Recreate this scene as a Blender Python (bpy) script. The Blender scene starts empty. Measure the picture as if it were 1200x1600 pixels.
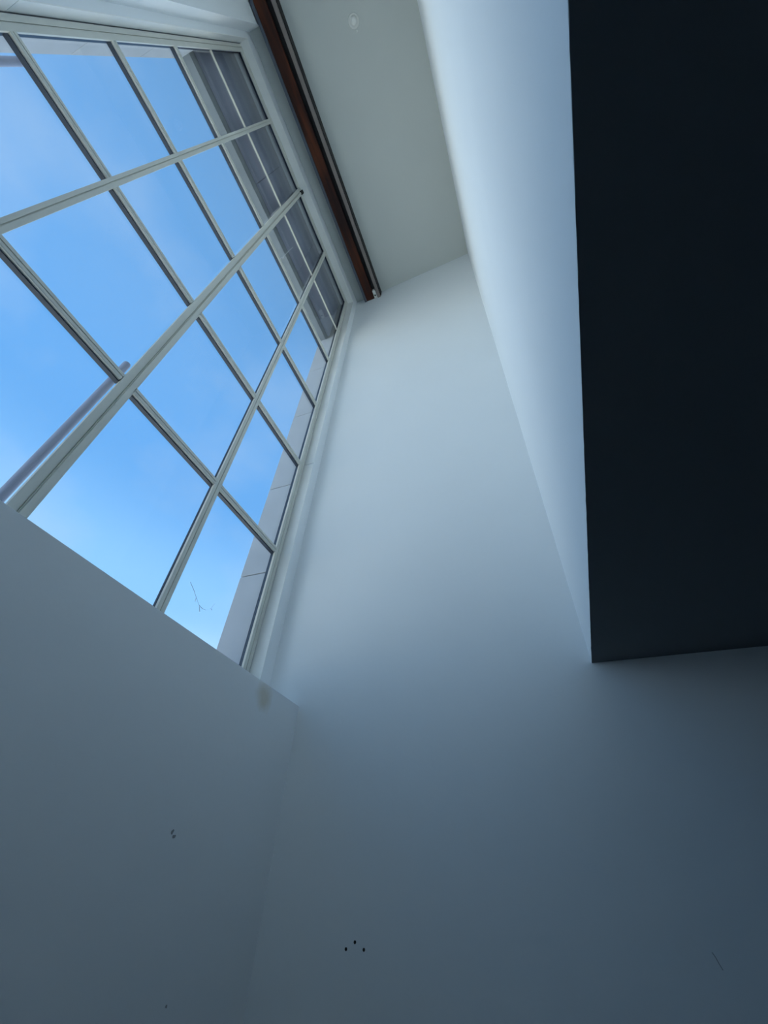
import bpy, bmesh, math, random
from mathutils import Matrix, Vector

random.seed(7)
SC = bpy.context.scene
COL = SC.collection
S = 0.75            # metres per layout unit
EYE = 1.55          # camera height above the floor; layout z = 0 is eye level
FLOOR = -EYE / S


def W(x, y, z):
    return Vector((x * S, y * S, z * S + EYE))


# ------------------------------------------------------------------ camera
cam = bpy.data.cameras.new('camera')
cam_o = bpy.data.objects.new('camera', cam)
COL.objects.link(cam_o)
cam.sensor_fit = 'VERTICAL'
cam.sensor_height = 24.0
cam.lens = 651.4 / 1600.0 * 24.0
cam.clip_start = 0.02
cam.clip_end = 500
cam_o.matrix_world = (Matrix.Translation((0, 0, EYE)) @
                      Matrix(((0.936, 0.209, 0.285), (0.350, -0.651, -0.673), (0.044, 0.730, -0.682))).to_quaternion().to_matrix().to_4x4())
SC.camera = cam_o

# ------------------------------------------------------------------ sky
SKY_GAIN = 1.0
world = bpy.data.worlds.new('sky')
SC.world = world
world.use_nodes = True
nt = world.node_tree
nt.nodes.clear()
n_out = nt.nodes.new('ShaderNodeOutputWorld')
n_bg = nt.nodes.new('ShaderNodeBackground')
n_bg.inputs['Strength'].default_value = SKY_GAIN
n_tc = nt.nodes.new('ShaderNodeTexCoord')
n_sep = nt.nodes.new('ShaderNodeSeparateXYZ')
nt.links.new(n_tc.outputs['Generated'], n_sep.inputs[0])
n_ramp = nt.nodes.new('ShaderNodeValToRGB')
cr = n_ramp.color_ramp
cr.interpolation = 'EASE'
# clear sky: white haze at the horizon, deepening blue overhead
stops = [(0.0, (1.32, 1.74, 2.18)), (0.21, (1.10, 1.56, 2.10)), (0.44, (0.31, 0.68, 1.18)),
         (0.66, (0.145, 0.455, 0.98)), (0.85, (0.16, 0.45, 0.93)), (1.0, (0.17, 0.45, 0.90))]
while len(cr.elements) < len(stops):
    cr.elements.new(0.5)
for e, (p, c) in zip(cr.elements, stops):
    e.position = p
    e.color = (*c, 1)
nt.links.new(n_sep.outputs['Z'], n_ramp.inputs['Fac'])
n_map = nt.nodes.new('ShaderNodeMapping')
n_map.inputs['Scale'].default_value = (1.0, 1.0, 1.6)
n_noise = nt.nodes.new('ShaderNodeTexNoise')
n_noise.inputs['Scale'].default_value = 2.6
n_noise.inputs['Detail'].default_value = 5
n_noise.inputs['Roughness'].default_value = 0.52
nt.links.new(n_tc.outputs['Generated'], n_map.inputs[0])
nt.links.new(n_map.outputs[0], n_noise.inputs['Vector'])
n_cl = nt.nodes.new('ShaderNodeMapRange')
n_cl.inputs['From Min'].default_value = 0.48
n_cl.inputs['From Max'].default_value = 0.78
n_cl.inputs['To Min'].default_value = 0.0
n_cl.inputs['To Max'].default_value = 0.42
nt.links.new(n_noise.outputs['Fac'], n_cl.inputs['Value'])
n_mix = nt.nodes.new('ShaderNodeMix')
n_mix.data_type = 'RGBA'
n_mix.inputs['B'].default_value = (0.55, 0.74, 0.98, 1)
nt.links.new(n_cl.outputs[0], n_mix.inputs['Factor'])
nt.links.new(n_ramp.outputs['Color'], n_mix.inputs['A'])
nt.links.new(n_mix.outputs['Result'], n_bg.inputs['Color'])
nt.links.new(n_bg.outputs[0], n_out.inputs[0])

# ------------------------------------------------------------------ sun (behind the building, lights the yard outside)
sun = bpy.data.lights.new('sun', 'SUN')
sun.energy = 15.0
sun.angle = math.radians(0.53)
sun.color = (1.0, 0.96, 0.90)
sun_o = bpy.data.objects.new('sun', sun)
COL.objects.link(sun_o)
az, el = math.radians(58), math.radians(58)
sd = Vector((math.cos(el) * math.cos(az), math.cos(el) * math.sin(az), math.sin(el)))
sun_o.rotation_euler = sd.to_track_quat('Z', 'Y').to_euler()
sun_o.location = sd * 40

SC.view_settings.view_transform = 'Standard'
SC.view_settings.look = 'None'
SC.view_settings.gamma = 1.0
SC.view_settings.use_curve_mapping = False
SC.view_settings.exposure = 0.0
SC.cycles.max_bounces = 12
SC.cycles.diffuse_bounces = 8
SC.cycles.transparent_max_bounces = 24
SC.cycles.use_denoising = True
SC.cycles.caustics_reflective = False
SC.cycles.caustics_refractive = False


# ------------------------------------------------------------------ materials
def mat(name, col, rough=0.7, var=0.0, scale=3.0, bump=0.0, bump_scale=60.0, metallic=0.0, col2=None, stretch=(1, 1, 1), spec=0.3):
    m = bpy.data.materials.new(name)
    m.use_nodes = True
    t = m.node_tree
    b = t.nodes['Principled BSDF']
    b.inputs['Roughness'].default_value = rough
    b.inputs['Metallic'].default_value = metallic
    b.inputs['Specular IOR Level'].default_value = spec
    tc = t.nodes.new('ShaderNodeTexCoord')
    mp = t.nodes.new('ShaderNodeMapping')
    mp.inputs['Scale'].default_value = stretch
    t.links.new(tc.outputs['Object'], mp.inputs[0])
    nz = t.nodes.new('ShaderNodeTexNoise')
    nz.inputs['Scale'].default_value = scale
    nz.inputs['Detail'].default_value = 5
    t.links.new(mp.outputs[0], nz.inputs['Vector'])
    mx = t.nodes.new('ShaderNodeMix')
    mx.data_type = 'RGBA'
    if col2 is None:
        mx.inputs['A'].default_value = (*[c * (1 - var) for c in col], 1)
        mx.inputs['B'].default_value = (*[min(1, c * (1 + var)) for c in col], 1)
        t.links.new(nz.outputs['Fac'], mx.inputs['Factor'])
    else:
        mx.inputs['A'].default_value = (*col, 1)
        mx.inputs['B'].default_value = (*col2, 1)
        mr = t.nodes.new('ShaderNodeMapRange')
        mr.inputs['From Min'].default_value = 0.38
        mr.inputs['From Max'].default_value = 0.66
        t.links.new(nz.outputs['Fac'], mr.inputs['Value'])
        t.links.new(mr.outputs[0], mx.inputs['Factor'])
    t.links.new(mx.outputs['Result'], b.inputs['Base Color'])
    if bump:
        n2 = t.nodes.new('ShaderNodeTexNoise')
        n2.inputs['Scale'].default_value = bump_scale
        n2.inputs['Detail'].default_value = 4
        t.links.new(tc.outputs['Object'], n2.inputs['Vector'])
        bp = t.nodes.new('ShaderNodeBump')
        bp.inputs['Strength'].default_value = bump
        bp.inputs['Distance'].default_value = 0.004
        t.links.new(n2.outputs['Fac'], bp.inputs['Height'])
        t.links.new(bp.outputs[0], b.inputs['Normal'])
    return m


def wall_mat(name, col, stain=None):
    """white emulsion on plaster; optional ochre damp stain at a fixed spot of the wall"""
    m = mat(name, col, rough=0.85, var=0.02, scale=1.3, bump=0.12, bump_scale=35, spec=0.15)
    if stain:
        t = m.node_tree
        b = t.nodes['Principled BSDF']
        src = b.inputs['Base Color'].links[0].from_socket
        g = t.nodes.new('ShaderNodeNewGeometry')
        nz = t.nodes.new('ShaderNodeTexNoise')
        nz.inputs['Scale'].default_value = 16
        add = t.nodes.new('ShaderNodeVectorMath')
        add.operation = 'MULTIPLY_ADD'
        add.inputs[1].default_value = (0.05, 0.05, 0.05)
        t.links.new(g.outputs['Position'], nz.inputs['Vector'])
        t.links.new(nz.outputs['Color'], add.inputs[0])
        t.links.new(g.outputs['Position'], add.inputs[2])
        d = t.nodes.new('ShaderNodeVectorMath')
        d.operation = 'DISTANCE'
        d.inputs[1].default_value = Vector(stain[0]) + Vector((0.025,) * 3)
        t.links.new(add.outputs[0], d.inputs[0])
        mr = t.nodes.new('ShaderNodeMapRange')
        mr.inputs['From Min'].default_value = stain[1]
        mr.inputs['From Max'].default_value = stain[1] * 0.3
        mr.inputs['To Max'].default_value = 0.42
        t.links.new(d.outputs['Value'], mr.inputs['Value'])
        mx = t.nodes.new('ShaderNodeMix')
        mx.data_type = 'RGBA'
        mx.inputs['B'].default_value = (0.52, 0.40, 0.18, 1)
        t.links.new(mr.outputs[0], mx.inputs['Factor'])
        t.links.new(src, mx.inputs['A'])
        t.links.new(mx.outputs['Result'], b.inputs['Base Color'])
    return m


WHITE = (0.835, 0.866, 0.882)
M_wall = wall_mat('white_emulsion', WHITE)
M_left = wall_mat('white_emulsion_stained', WHITE, (W(-1.8987, 2.53, 1.02), 0.085))
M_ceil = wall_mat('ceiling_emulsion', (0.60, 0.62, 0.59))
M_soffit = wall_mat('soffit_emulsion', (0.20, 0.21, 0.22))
M_gloss = mat('white_gloss_paint', (0.86, 0.87, 0.85), rough=0.45, var=0.04, scale=6, bump=0.05)
M_frame = mat('cream_frame_paint', (0.66, 0.66, 0.60), rough=0.5, var=0.06, scale=9)
M_gasket = mat('dark_frame_steel', (0.045, 0.06, 0.085), rough=0.5, var=0.1)
M_stone = mat('pale_stone', (0.43, 0.46, 0.50), rough=0.9, var=0.12, scale=4, bump=0.4, bump_scale=25)
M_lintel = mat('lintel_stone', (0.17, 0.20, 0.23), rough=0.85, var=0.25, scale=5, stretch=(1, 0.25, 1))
M_board = mat('added_board_lilac', (0.47, 0.51, 0.63), rough=0.85, var=0.25, scale=5, stretch=(1, 0.25, 1))  # pale tone chosen to lighten the dark cavity above the lintel edge
M_mortar = mat('mortar', (0.26, 0.27, 0.28), rough=0.95, var=0.1)
M_rust = mat('red_oxide_paint', (0.022, 0.006, 0.004), rough=0.6, col2=(0.11, 0.028, 0.009), scale=2.2, stretch=(6, 0.7, 1), bump=0.1)
M_black = mat('black_steel_and_shade', (0.012, 0.011, 0.012), rough=0.6, var=0.2)  # also carries the painted shade of the beam's slot and outer side
M_slate = mat('blue_grey_steel', (0.10, 0.12, 0.15), rough=0.5, var=0.15)
M_flange = mat('grey_brown_steel', (0.25, 0.215, 0.20), rough=0.6, var=0.12, scale=8)
M_plastic = mat('white_plastic', (0.80, 0.80, 0.76), rough=0.4, var=0.02)
M_hole = mat('dark_cavity', (0.02, 0.02, 0.022), rough=0.9, var=0.1)
M_scuff = mat('bare_plaster', (0.30, 0.32, 0.33), rough=0.95, var=0.25, scale=60)
M_floor = mat('dark_floor', (0.085, 0.087, 0.09), rough=0.7, var=0.15, scale=4)
M_yard = mat('concrete_yard', (0.47, 0.51, 0.50), rough=0.95, var=0.08, scale=0.6)
M_post = mat('grey_post_paint', (0.30, 0.33, 0.43), rough=0.5, var=0.05)
M_web = mat('spider_silk', (0.55, 0.56, 0.58), rough=0.9, var=0.1)


def glass_mat():
    m = bpy.data.materials.new('window_glass')
    m.use_nodes = True
    t = m.node_tree
    t.nodes.clear()
    out = t.nodes.new('ShaderNodeOutputMaterial')
    tr = t.nodes.new('ShaderNodeBsdfTransparent')
    tr.inputs['Color'].default_value = (0.985, 0.99, 0.99, 1)
    gl = t.nodes.new('ShaderNodeBsdfGlossy')
    gl.inputs['Roughness'].default_value = 0.02
    lw = t.nodes.new('ShaderNodeLayerWeight')
    lw.inputs['Blend'].default_value = 0.5
    pw = t.nodes.new('ShaderNodeMath')
    pw.operation = 'POWER'
    pw.inputs[1].default_value = 5.0
    t.links.new(lw.outputs['Facing'], pw.inputs[0])
    ma = t.nodes.new('ShaderNodeMath')
    ma.operation = 'MULTIPLY_ADD'
    ma.inputs[1].default_value = 0.96
    ma.inputs[2].default_value = 0.04
    t.links.new(pw.outputs[0], ma.inputs[0])
    mx = t.nodes.new('ShaderNodeMixShader')
    t.links.new(ma.outputs[0], mx.inputs[0])
    t.links.new(tr.outputs[0], mx.inputs[1])
    t.links.new(gl.outputs[0], mx.inputs[2])
    t.links.new(mx.outputs[0], out.inputs[0])
    return m


M_glass = glass_mat()


# ------------------------------------------------------------------ builders (layout units, world-space meshes)
def box(bm, x0, x1, y0, y1, z0, z1, top=None, bottom=None):
    """axis-aligned box; top / bottom may be functions of x"""
    tz = top or (lambda x: z1)
    bz = bottom or (lambda x: z0)
    v = [bm.verts.new(W(x, y, f(x))) for x in (x0, x1) for y in (y0, y1) for f in (bz, tz)]
    for f in ((0, 1, 3, 2), (4, 6, 7, 5), (0, 4, 5, 1), (2, 3, 7, 6), (0, 2, 6, 4), (1, 5, 7, 3)):
        bm.faces.new([v[i] for i in f])


def prism(bm, prof, axis, a, b):
    """extrude a closed 2-D profile along axis ('y' takes (x,z) points, 'z' takes (x,y), 'x' takes (y,z))"""
    def P(p, t):
        return W(p[0], t, p[1]) if axis == 'y' else (W(p[0], p[1], t) if axis == 'z' else W(t, p[0], p[1]))
    A = [bm.verts.new(P(p, a)) for p in prof]
    B = [bm.verts.new(P(p, b)) for p in prof]
    n = len(prof)
    for i in range(n):
        bm.faces.new((A[i], A[(i + 1) % n], B[(i + 1) % n], B[i]))
    bm.faces.new(list(reversed(A)))
    bm.faces.new(B)


def lathe(bm, prof, segs=28, M=Matrix.Identity(4)):
    """revolve (r, z) metres profile about local z"""
    rings = []
    for r, z in prof:
        if r < 1e-6:
            rings.append([bm.verts.new(M @ Vector((0, 0, z)))])
        else:
            rings.append([bm.verts.new(M @ Vector((r * math.cos(2 * math.pi * k / segs), r * math.sin(2 * math.pi * k / segs), z))) for k in range(segs)])
    for a, b in zip(rings, rings[1:]):
        for k in range(segs):
            q = [a[k % len(a)], a[(k + 1) % len(a)], b[(k + 1) % len(b)], b[k % len(b)]]
            u = []
            for w_ in q:
                if w_ not in u:
                    u.append(w_)
            if len(u) > 2:
                bm.faces.new(u)


def obj(name, bm, m, parent=None, bevel=0.0, smooth=False):
    bmesh.ops.recalc_face_normals(bm, faces=bm.faces)
    me = bpy.data.meshes.new(name)
    bm.to_mesh(me)
    bm.free()
    me.materials.append(m)
    if smooth:
        for p in me.polygons:
            p.use_smooth = True
    o = bpy.data.objects.new(name, me)
    COL.objects.link(o)
    if parent:
        o.parent = parent
        o.matrix_parent_inverse = parent.matrix_world.inverted()
    if bevel:
        b = o.modifiers.new('bevel', 'BEVEL')
        b.width = bevel
        b.segments = 2
        b.limit_method = 'ANGLE'
    return o


def boxobj(name, dims, m, parent=None, bevel=0.0, **k):
    bm = bmesh.new()
    box(bm, *dims, **k)
    return obj(name, bm, m, parent, bevel)


def struct(o):
    o['kind'] = 'structure'
    return o


def tag(o, label, cat, group=None):
    o['label'] = label
    o['category'] = cat
    if group:
        o['group'] = group
    return o


def empty(name, loc, rot=(0, 0, 0)):
    o = bpy.data.objects.new(name, None)
    o.location = loc
    o.rotation_euler = rot
    COL.objects.link(o)
    bpy.context.view_layer.update()
    return o


# ------------------------------------------------------------------ room measurements (layout units)
A = -1.8987        # face of the lower left wall
LEDGE = 1.1026     # its top
XW = -2.222        # face of the wall around the window
XF = -2.346        # front of the window bars
YE = 3.0           # far wall
XR = 0.294         # right wall of the light well
SOF = 1.2185       # underside of the lower ceiling
NEAR = -1.215        # end of the window alcove towards the camera
BACK = -2.6
RIGHT = 5.3
OUT = -2.72        # outside face of the masonry
SLOPE = 0.1577


def ceilz(x):
    return 9.689 + SLOPE * (x - XW)


# ------------------------------------------------------------------ shell
struct(boxobj('floor', (OUT, RIGHT, BACK, YE, FLOOR - 0.2, FLOOR), M_floor))

wall_far = struct(boxobj('wall_far', (OUT, RIGHT + 0.2, YE, YE + 0.25, FLOOR - 0.2, 11.0), M_wall))
struct(boxobj('wall_back', (OUT, RIGHT + 0.2, BACK - 0.25, BACK, FLOOR - 0.2, 11.0), M_wall))
struct(boxobj('wall_right_lower', (RIGHT, RIGHT + 0.2, BACK, YE, FLOOR, SOF), M_wall))
struct(boxobj('wall_right', (XR, XR + 0.2, BACK, YE, SOF + 0.0045, 10.1), M_wall, top=ceilz))

# lower left wall with the ledge, and the pier that closes the alcove
bm = bmesh.new()
box(bm, -2.33, A, NEAR, YE, FLOOR, LEDGE)
box(bm, -2.33, -2.03, BACK, NEAR, LEDGE, 9.7, top=ceilz)
box(bm, -2.33, A, BACK, NEAR, FLOOR, LEDGE)
wall_left = struct(obj('wall_left', bm, M_left))

# wall around the window: far nib, near nib and head
bm = bmesh.new()
box(bm, XF - 0.03, XW, 2.864, YE, LEDGE, 9.39)
box(bm, XF - 0.03, XW, NEAR, -1.143, LEDGE, 9.39)
box(bm, XF - 0.16, XW, NEAR, YE, 9.39, 9.7, top=ceilz)
wall_window = struct(obj('wall_window', bm, M_wall))
# painted lining boards of the reveal, jointed where the upper window sits on the lower one
for z0, z1 in ((LEDGE, 4.034), (4.046, 9.39)):
    boxobj('lining_board', (XF - 0.004, XW, 2.856, 2.864, z0, z1), M_gloss, wall_window)
    boxobj('lining_board', (XF - 0.004, XW, -1.143, -1.135, z0, z1), M_gloss, wall_window)
for y0, y1 in ((-1.135, 0.762), (0.770, 2.856)):
    boxobj('lining_board', (XF - 0.004, XW, y0, y1, 9.378, 9.39), M_gloss, wall_window)

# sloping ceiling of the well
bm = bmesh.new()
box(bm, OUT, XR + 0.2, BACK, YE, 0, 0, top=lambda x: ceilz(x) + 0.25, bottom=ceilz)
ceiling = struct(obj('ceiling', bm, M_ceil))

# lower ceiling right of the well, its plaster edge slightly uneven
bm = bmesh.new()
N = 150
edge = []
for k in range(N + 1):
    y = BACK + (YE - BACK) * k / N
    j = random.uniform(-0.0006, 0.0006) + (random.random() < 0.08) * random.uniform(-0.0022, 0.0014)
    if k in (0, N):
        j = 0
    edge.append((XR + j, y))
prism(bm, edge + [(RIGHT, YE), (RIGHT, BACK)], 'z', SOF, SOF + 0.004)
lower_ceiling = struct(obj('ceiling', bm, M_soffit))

# ------------------------------------------------------------------ outside masonry
bm = bmesh.new()
box(bm, OUT, -2.38, BACK, NEAR - 0.02, FLOOR, 11)
box(bm, OUT, -2.38, 2.84, YE, FLOOR, 11)
box(bm, OUT, -2.38, NEAR - 0.02, 2.84, FLOOR, LEDGE)
wall_exterior = struct(obj('wall_exterior', bm, M_mortar))
joints = [LEDGE, 2.36, 3.65, 5.20, 6.55, 7.72]
for z0, z1 in zip(joints, joints[1:]):
    boxobj('stone', (OUT - 0.01, -2.385, 2.795, 2.845, z0 + 0.006, z1 - 0.006), M_stone, wall_exterior, 0.003)
    boxobj('stone', (OUT - 0.01, -2.385, NEAR - 0.03, -1.09, z0 + 0.006, z1 - 0.006), M_stone, wall_exterior, 0.003)
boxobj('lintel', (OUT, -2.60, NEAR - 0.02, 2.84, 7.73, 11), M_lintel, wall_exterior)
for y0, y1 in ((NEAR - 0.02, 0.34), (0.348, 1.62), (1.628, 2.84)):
    boxobj('added_board', (-2.60, -2.565, y0, y1, 7.93, 10.5), M_board, wall_exterior)  # added boards, their pale colour brightens the dark gap behind the top panes

# ------------------------------------------------------------------ window
window = struct(empty('window_1', W(XF, 0.86, LEDGE)))
boxobj('window_sill', (OUT - 0.06, XF + 0.02, -1.09, 2.795, LEDGE, 1.22), M_stone, window)

V = [-1.085, -0.223, 0.766, 1.796, 2.804]
H = [1.27, 2.604, 3.974, 5.305, 6.680, 7.938, 9.257]
HW = [0, 0.031, 0.031, 0.031, 0.031, 0.016, 0]


def vbar(name, yc, half, z0, z1, groove=0.006, inset=(0.014, -0.004)):
    """upright: two abutting frame faces with a fine groove between them"""
    bm = bmesh.new()
    d = 0.022
    prof = [(XF - d, yc - half), (XF, yc - half), (XF, yc - groove), (XF - 0.01, yc - groove), (XF - 0.01, yc + groove * .2),
            (XF, yc + groove * .2), (XF, yc + half), (XF - d, yc + half)]
    prism(bm, prof, 'z', z0, z1)
    o = obj(name, bm, M_frame, window)
    boxobj('glazing_bead', (XF - d - 0.045, XF - d, yc - half + inset[0], yc + half + inset[1], z0, z1), M_gasket, o)
    return o


def hbar(name, zc, half, y0, y1, groove=0.005, drop=0.010, bead=None):
    bm = bmesh.new()
    d = 0.022
    prof = [(XF - d, zc - half), (XF - 0.004, zc - half), (XF, zc - half + 0.006), (XF, zc - groove), (XF - 0.008, zc - groove), (XF - 0.008, zc + groove),
            (XF, zc + groove), (XF, zc + half), (XF - d, zc + half)]
    prism(bm, prof, 'y', y0, y1)
    o = obj(name, bm, M_frame, window)
    boxobj('glazing_bead', (XF - d - 0.036, XF - d, y0 - 0.016, y1 + 0.012, zc - half - drop, zc + half), bead or M_gasket, o)
    return o


vhalf = [0.045, 0.032, 0.055, 0.036, 0.044]
zb, zt = 1.22, 9.378
for i in (1, 2, 3):
    vbar('mullion', V[i] + (0.006 if i == 2 else 0), vhalf[i], zb, zt)
# raised centre strip of the coupling mullion
boxobj('cover_strip', (XF, XF + 0.014, V[2] + 0.012, V[2] + 0.046, zb, zt), M_frame, window, 0.002)
vbar('stile', V[4], 0.044, zb, zt, inset=(0.016, 0.010))
vbar('stile', V[0] + 0.003, 0.042, zb, zt, inset=(-0.010, -0.004))
bays = [(V[i] + vhalf[i], V[i + 1] - vhalf[i + 1]) for i in range(4)]
for y0, y1 in bays:
    hbar('frame_rail', 9.305, 0.060, y0, y1, drop=-0.035)
    hbar('frame_rail', 1.27, 0.05, y0, y1)
    for k in range(1, 6):
        if k == 5:      # slim bar of the top lights
            boxobj('transom', (XF - 0.052, XF - 0.030, y0 - 0.014, y1 + 0.014, H[k] - 0.012, H[k] + 0.016), M_frame, window, 0.002)
        else:
            hbar('transom', H[k], HW[k], y0, y1)
GX = XF - 0.047
for y0, y1 in bays:
    lo = 1.32
    for k in range(1, 7):
        hi = H[k] - HW[k] if k < 6 else 9.244
        boxobj('pane', (GX - 0.004, GX + 0.004, y0 - 0.014, y1 + 0.014, lo, hi), M_glass, window)
        lo = H[k] + (HW[k] if k < 6 else 0)
# dark open end of the coupling mullion at the head
boxobj('end_cap', (XF + 0.0, XF + 0.035, V[2] + 0.0, V[2] + 0.055, 9.24, 9.36), M_black, window)['label'] = 'dark open end of the thick mullion'

# ------------------------------------------------------------------ ceiling beam
beam = tag(empty('steel_beam', W(-1.82, 0.2, 9.5)), 'long rusty red and black-shaded steel beam under the sloping grey ceiling', 'beam')
by0, by1 = BACK, YE
boxobj('flange', (-2.012, -1.968, by0, by1, 9.50, 0), M_slate, beam, top=lambda x: ceilz(x))['label'] = 'thin blue-grey edge beside the window'
boxobj('web', (-1.968, -1.795, by0, by1, 9.53, 0), M_rust, beam, top=lambda x: ceilz(x))['label'] = 'rusty red brown underside'
boxobj('channel', (-1.795, -1.712, by0, by1, 9.60, 0), M_black, beam, top=lambda x: ceilz(x))['label'] = 'recessed slot with its shade painted black'  # black stands in for the shade inside the slot
boxobj('flange', (-1.712, -1.656, by0, by1, 9.50, 0), M_flange, beam, top=lambda x: ceilz(x))['label'] = 'grey-brown lower edge'
boxobj('side_plate', (-1.656, -1.644, by0, by1, 9.56, 0), M_black, beam, top=lambda x: ceilz(x))['label'] = 'outer side with its shade painted black'  # faces away from the window; that shade is put in as black

br = tag(empty('pipe_bracket', W(-1.757, 2.93, 9.6)), 'small white bracket at the far end of the rusty beam', 'bracket')
boxobj('clip_body', (-1.785, -1.722, 2.83, 2.99, 9.49, 9.60), M_plastic, br, 0.006)
bm = bmesh.new()
Mx = Matrix.Translation(W(-1.752, 2.93, 9.488)) @ Matrix.Rotation(math.pi, 4, 'X')
lathe(bm, [(0, 0.004), (0.006, 0.004), (0.012, 0.001), (0.012, -0.004)], 16, Mx)
obj('screw', bm, M_black, br)

# ------------------------------------------------------------------ detector on the ceiling
dx, dy = -0.690, -0.766
tilt = -math.atan(SLOPE)
det = tag(empty('smoke_detector', W(dx, dy, ceilz(dx)), (math.pi, -tilt, 0)), 'small round white smoke detector on the sloping grey ceiling', 'detector')
DM = Matrix.Translation(W(dx, dy, ceilz(dx))) @ Matrix.Rotation(-math.atan(SLOPE), 4, 'Y') @ Matrix.Rotation(math.pi, 4, 'X')
bm = bmesh.new()
lathe(bm, [(0.050, 0.0), (0.062, 0.002), (0.064, 0.010), (0.058, 0.018), (0.048, 0.018), (0.044, 0.008), (0.0, 0.008)], 40, DM)
obj('base_ring', bm, M_plastic, det, smooth=False)
bm = bmesh.new()
lathe(bm, [(0.036, 0.008), (0.036, 0.024), (0.030, 0.034), (0.018, 0.038), (0.0, 0.039)], 32, DM)
obj('sensor_cover', bm, M_plastic, det, smooth=True)
bm = bmesh.new()
lathe(bm, [(0.011, 0.0), (0.011, 0.008), (0.008, 0.012), (0, 0.013)], 16, DM @ Matrix.Translation((0.006, -0.085, 0)))
obj('fixing_plug', bm, M_plastic, det, smooth=True)

# ------------------------------------------------------------------ holes, chips and a crack in the plaster
for x, z in ((-1.284, -0.168), (-1.334, -0.197), (-1.229, -0.193)):
    bm = bmesh.new()
    Mh = Matrix.Translation(W(x, YE, z)) @ Matrix.Rotation(math.pi / 2, 4, 'X')
    lathe(bm, [(0.0058, 0.0), (0.005, 0.0015), (0.0035, 0.0018), (0.003, 0.0004), (0, 0.0004)], 12, Mh)
    o = obj('screw_hole', bm, M_hole, wall_far)
    o['label'] = 'dark empty screw hole'
bm = bmesh.new()
pts = [(0.425, -0.098), (0.432, -0.112), (0.437, -0.130), (0.444, -0.150)]
prism(bm, [(x, z) for x, z in pts] + [(x - 0.003, z) for x, z in reversed(pts)], 'y', YE - 0.001, YE)
obj('scratch', bm, M_scuff, wall_far)['label'] = 'short dark scratch'


def flake(name, y, z, r, parent, seed, m):
    rr = random.Random(seed)
    bm = bmesh.new()
    prof = []
    for k in range(9):
        a = 2 * math.pi * k / 9
        q = r * rr.uniform(0.5, 1.15)
        prof.append((y + q * math.cos(a), z + q * math.sin(a)))
    prism(bm, prof, 'x', A, A + 0.0012)
    return obj(name, bm, m, parent)


flake('chip', 2.055, 0.206, 0.011, wall_left, 1, M_scuff)['label'] = 'dark chip in the paint'
flake('chip', 2.075, 0.190, 0.010, wall_left, 2, M_scuff)['label'] = 'dark chip in the paint'
flake('chip', 2.348, -0.385, 0.006, wall_left, 5, M_scuff)['label'] = 'small dark chip in the paint'

# ------------------------------------------------------------------ cobweb on the lowest pane
bm = bmesh.new()
GXF = GX + 0.010
for line in ([(1.96, 1.70), (2.02, 1.655), (2.06, 1.625), (2.12, 1.598), (2.15, 1.585), (2.165, 1.592)],
             [(2.15, 1.585), (2.20, 1.60), (2.24, 1.64), (2.26, 1.69)],
             [(2.06, 1.625), (2.075, 1.600)], [(2.24, 1.64), (2.255, 1.625)], [(2.12, 1.598), (2.135, 1.57), (2.15, 1.55)]):
    prev = None
    for y, z in line:
        c = W(GXF + random.uniform(0, .006), y + random.uniform(-.006, .006), z + random.uniform(-.006, .006))
        r = random.uniform(0.0004, 0.0014)
        ring = [bm.verts.new(c + Vector((math.cos(k * 2.094) * r, math.sin(k * 2.094) * r, math.sin(k * 2.094 + .6) * r))) for k in range(3)]
        if prev:
            for k in range(3):
                bm.faces.new((prev[k], prev[(k + 1) % 3], ring[(k + 1) % 3], ring[k]))
        prev = ring
tag(obj('cobweb', bm, M_web), 'wispy grey cobweb on the lowest window pane', 'cobweb')

bm = bmesh.new()
pts = [(1.150, 6.78), (1.185, 6.95), (1.196, 7.20), (1.214, 7.45), (1.226, 7.62)]
prism(bm, pts + [(y + 0.006 + 0.010 * (k == 1), z - 0.01) for k, (y, z) in reversed(list(enumerate(pts)))], 'x', GX + 0.0042, GX + 0.006)
obj('smear', bm, M_web, window)['label'] = 'pale smear on a pane'

# ------------------------------------------------------------------ outside: yard and two posts
bm = bmesh.new()
box(bm, -160, 120, -140, 140, FLOOR - 0.9, FLOOR - 0.25)
struct(obj('ground', bm, M_yard))


def post(dirx, diry, dist, ztop, r, label):
    x, y = dirx * dist, diry * dist
    root = tag(empty('post', W(x, y, FLOOR - 0.25)), label, 'post', None)
    base = W(x, y, FLOOR - 0.25)
    h = W(0, 0, ztop).z - base.z
    Mp = Matrix.Translation(base)
    bm = bmesh.new()
    lathe(bm, [(0, 0), (r * 1.9, 0), (r * 1.9, 0.02), (r, 0.03), (r, h - r * 0.8)], 24, Mp)
    obj('shaft', bm, M_post, root, smooth=False)
    bm = bmesh.new()
    lathe(bm, [(r, h - r * 0.8), (r * 0.92, h - r * 0.45), (r * 0.7, h - r * 0.2), (r * 0.38, h - r * 0.04), (0, h)], 24, Mp)
    obj('cap', bm, M_post, root, smooth=True)
    return root


post(-0.961, 0.277, 3.5, 1.12 * 3.5, 0.0105 * 3.5 * S, 'grey round-topped post outside, beside the thick mullion')
post(-0.934, -0.358, 3.5, 1.585 * 3.5, 0.0097 * 3.5 * S, 'grey post outside the upper left corner of the window')
